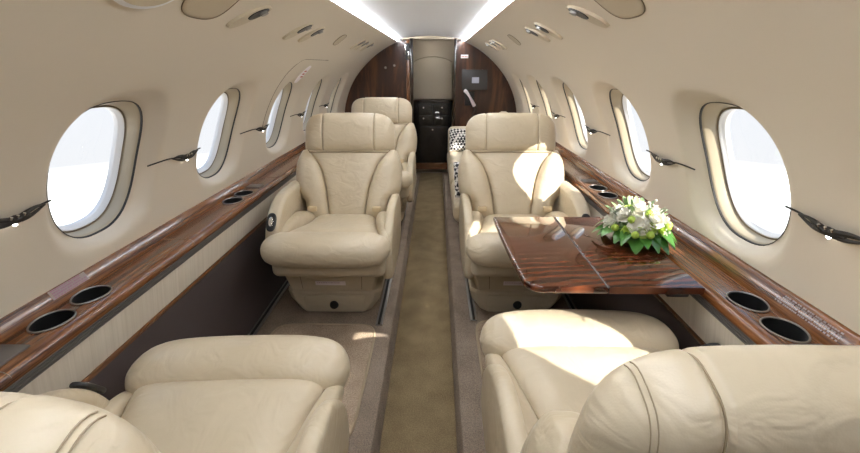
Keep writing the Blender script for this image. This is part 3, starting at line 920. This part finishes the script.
for i, (x, z) in enumerate(((-.45, 1.18), (-.36, 1.20), (-.56, .86), (-.47, .88))):
    t = thing('bulkhead_stud', 'small dark stud on the left bulkhead panel', 'metal_stud', (x, BY, z), group='bulkhead studs')  # small metal studs, their use unknown
    MB().loft([[(r * cos(2 * pi * k / 12), y, r * sin(2 * pi * k / 12)) for k in range(12)] for r, y in ((.012, 0), (.012, -.006), (.006, -.012), (.010, -.024), (.002, -.027))]).build('peg', M['steel'], t)
hk = [o for o in COL.objects if o.name.startswith('bulkhead_stud')]
for o, l in zip(hk, ('upper outer small metal stud on the left bulkhead panel', 'upper small metal stud on the left bulkhead panel beside the door post', 'lower outer small metal stud on the left bulkhead panel above the far seat', 'lower small metal stud on the left bulkhead panel nearer the door post')):
    o['label'] = l
# aft end
mb = MB(); mb.box((0, Y0 - .02, .75), (1.0, .02, .82), .002); struct(mb.build('wall_back', M['shell']))

# ------------------------------------------------------------------ overhead fittings following the curved liner
def patch(mb, side, yc, ac, hy, ha, d0, d1, e=2.0, slant=0, n=36, rim=.86):
    """raised oval: outline at depth d0 rising to d1 (towards the cabin)"""
    lp = supell(n, 1, 1, e)
    def ring(k, d): return [shell(side, yc + hy * k * u + slant * v * k, ac + ha * k * v, -d) for u, v in lp]
    mb.grid([ring(1.0, d0), ring(.97, d1), ring(rim, d1), ring(.5, d1), ring(.01, d1)], wv=True)
    return mb
def big_cover(side, yc, ac, label, k=1, group='oval ceiling covers'):
    t = thing('ceiling_cover', label, 'cover', (0, 0, 0), group=group)
    patch(MB(), side, yc, ac, .125 * k, 6.2 * k, .0, .002, 2.8, -.02 * 1).build('cover_plate', M['tan'], t)
    lp = supell(40, 1, 1, 2.8)
    MB().tube([shell(side, yc + .1265 * k * u - .02 * v, ac + 6.28 * k * v, -.001) for u, v in lp], .0014, 6, closed=True).build('edge_gap', M['seam'], t)
def vent(side, yc, ac, label):
    t = thing('air_vent', label, 'air vent', (0, 0, 0), group='oval overhead air vents')
    patch(MB(), side, yc, ac, .042, 4.0, .0, .008, 2.0, .045).build('oval_bezel', M['tan2'], t)
    patch(MB(), side, yc + .018, ac + 1.5, .027, 2.1, .007, .0105, 2.0, .015).build('nozzle_socket', M['black'], t)
    patch(MB(), side, yc + .026, ac + 2.3, .012, .75, .009, .018, 2.0, .005).build('nozzle', M['steel'], t)
for side, nm in ((-1, 'left'), (1, 'right')):
    big_cover(side, 1.17, 56.5, 'large tan oval cover in the %s ceiling, nearest the camera' % nm, .84)
    big_cover(side, 2.72, 54.5, 'faint tan oval cover far forward in the %s ceiling' % nm, .5)
    vent(side, 1.42, 54.6, 'large oval air vent with dark nozzle in the %s ceiling, nearest the camera' % nm)
    vent(side, 1.93, 54.0, 'oval air vent in the %s ceiling, nearer one of the closely spaced pair' % nm)
    vent(side, 2.13, 54.0, 'oval air vent in the %s ceiling, farther one of the closely spaced pair' % nm)
    for k, y in enumerate((3.30, 3.46, 3.72)):
        vent(side, y, 55.0, 'small far air vent in the %s ceiling near the bulkhead, %s of three' % (nm, ('nearest', 'middle', 'farthest')[k]))
lo = thing('oval_lamp', 'white rimmed oval lamp at the top left edge of the ceiling', 'lamp', (0, 0, 0))
patch(MB(), -1, .93, 55.8, .100, 4.6, 0, .010, 2.2).build('rim', M['white'], lo)
patch(MB(), -1, .93, 55.8, .084, 3.8, .009, .013, 2.2).build('lens', M['tan2'], lo)

# hatch outline on the left wall round the third window
ht = bpy.data.objects.new('door_1', None); COL.objects.link(ht); struct(ht)
pth = []
for i in range(9): pth.append((2.36, lerp(16, 34, i / 8)))
for i in range(1, 9):
    q = pi / 2 * i / 8; pth.append((2.36 + .13 * (1 - cos(q)), 34 + 9 * sin(q)))
for i in range(1, 9): pth.append((lerp(2.49, 3.0, i / 8), 43))
MB().tube([shell(-1, y, a, .0005) for y, a in pth], .0022, 6).build('hatch_seam', M['seam'], ht)
patch(MB(), -1, 2.66, 36.0, .040, 4.0, 0, .004, 3, .03).build('handle_cover', M['placard'], ht)
mb = MB()
for i in range(3):
    a = 34.6 + i * 1.3
    mb.add([shell(-1, 2.635 + y, a + b_, -.0055) for y, b_ in ((0, 0), (.045, 0), (.045, .6), (0, .6))], [(0, 1, 2, 3)])
mb.build('red_print', M['ink_red'], ht)

# ------------------------------------------------------------------ spindle shaped wall lights on thin stalks
def spindle(side, ya, yb, ys, label, big=False):
    t = thing('wall_light', label, 'light', (0, 0, 0), group='spindle wall lights')
    A = 16.8
    def off(y): return .004 + .010 * exp(-((y - ys) / .07) ** 2)
    def aa(y): return A - .55 * exp(-((y - ys) / .06) ** 2)
    n = 30
    MB().tube([shell(side, lerp(ya, yb, i / n), aa(lerp(ya, yb, i / n)), -off(lerp(ya, yb, i / n)) + .0025) for i in range(n + 1)], .0024, 6).build('stalk', M['spindle'], t)
    L = .085
    for s in (-1, 1): # two leaf-like halves round an open eye
        pts, rads = [], []
        for i in range(21):
            u = lerp(-1, 1, i / 20); y = ys + L * u
            b = (1 - abs(u)) ** 1.1
            pts.append(shell(side, y, aa(y) + s * .52 * sin(pi * min(1, (1 - abs(u)) * 1.0)) ** 1.0 * (.9 if abs(u) < .98 else 0), -off(y) - .002))
            rads.append(.0020 + .0052 * b)
        MB().tube(pts, rads, 8).build('spindle_half', M['spindle'], t)
    pts = [shell(side, ys + .038 * u, aa(ys) , -off(ys)) for u in (-1, -.5, 0, .5, 1)]
    MB().tube(pts, [.003, .008, .010, .008, .003], 8).build('lamp_body', M['spindle'], t)
    MB().tube([shell(side, ys, aa(ys) - .62, -off(ys) - .001), shell(side, ys, aa(ys) - .80, -off(ys) + .001)], .0048, 10).build('led_lens', M['led'], t)
    for k in range(3):
        y = ys + (k - 1) * .016
        MB().tube([shell(side, y, aa(ys) + .5, -off(ys) - .006), shell(side, y, aa(ys) + .85, -off(ys) - .007)], .003, 8).build('stud', M['chrome'], t)
gaps = [(a_ + .005, b_ - .022, c_) for a_, b_, c_ in [(0.645, 1.015, .885), (1.365, 1.722, 1.585), (2.070, 2.472, 2.335), (2.82, 3.20, 3.04), (3.55, 3.92, 3.76)]]
nth = ['before the first window', 'between first and second windows', 'between second and third windows', 'between third and fourth windows', 'between fourth and fifth windows']
for side, nm in ((-1, 'left'), (1, 'right')):
    for (a, b, c), w in zip(gaps, nth):
        if side > 0: a -= .026; b -= .026; c -= .050
        spindle(side, a, b, c, 'black spindle light on a thin stalk on the %s wall, %s' % (nm, w))

# ------------------------------------------------------------------ daylight and camera
w = bpy.data.worlds.new('sky'); S.world = w; w.use_nodes = True
nt = w.node_tree; bg = nt.nodes['Background']
tc = N(nt, 'ShaderNodeTexCoord'); sx = N(nt, 'ShaderNodeSeparateXYZ')
r = ramp(nt, [(.0, (1.0, .985, .96)), (.408, (1.0, .985, .96)), (.418, (.385, .39, .40)), (.55, (.37, .39, .42)), (1.0, (.36, .48, .68))])
ma = N(nt, 'ShaderNodeMath', operation='MULTIPLY_ADD'); ma.inputs[1].default_value = .5; ma.inputs[2].default_value = .5
L = nt.links.new
L(tc.outputs['Generated'], sx.inputs[0]); L(sx.outputs['Z'], ma.inputs[0]); L(ma.outputs[0], r.inputs['Fac']); L(r.outputs['Color'], bg.inputs['Color'])
bg.inputs['Strength'].default_value = 2.3
sun = bpy.data.lights.new('sun', 'SUN'); sun.energy = 12; sun.angle = radians(.6); sun.color = (1, .95, .86)
so = bpy.data.objects.new('sun', sun); COL.objects.link(so)
import mathutils
so.rotation_euler = mathutils.Vector((-.50, .50, -.43)).to_track_quat('-Z', 'Y').to_euler()
so.location = (4, -5, 4)

F = 440.0
pit = math.atan((226.5 - 65.5) / F); yaw = math.atan(6.5 / F * cos(pit))
cd = bpy.data.cameras.new('camera'); cd.sensor_fit = 'HORIZONTAL'; cd.sensor_width = 36; cd.lens = F / 860 * 36
cd.clip_start = .01
co = bpy.data.objects.new('camera', cd); COL.objects.link(co); S.camera = co
co.location = (.065, 0, 1.2)
co.rotation_euler = (pi / 2 - pit, 0, yaw)

vs = S.view_settings
S.display_settings.display_device = 'sRGB'
vs.view_transform = 'Standard'; vs.look = 'None'; vs.gamma = 1; vs.use_curve_mapping = False
vs.exposure = 0.16
S.cycles.max_bounces = 10; S.cycles.diffuse_bounces = 6; S.cycles.transparent_max_bounces = 12
S.cycles.sample_clamp_indirect = 6
S.cycles.use_denoising = True
S.cycles.caustics_reflective = False; S.cycles.caustics_refractive = False
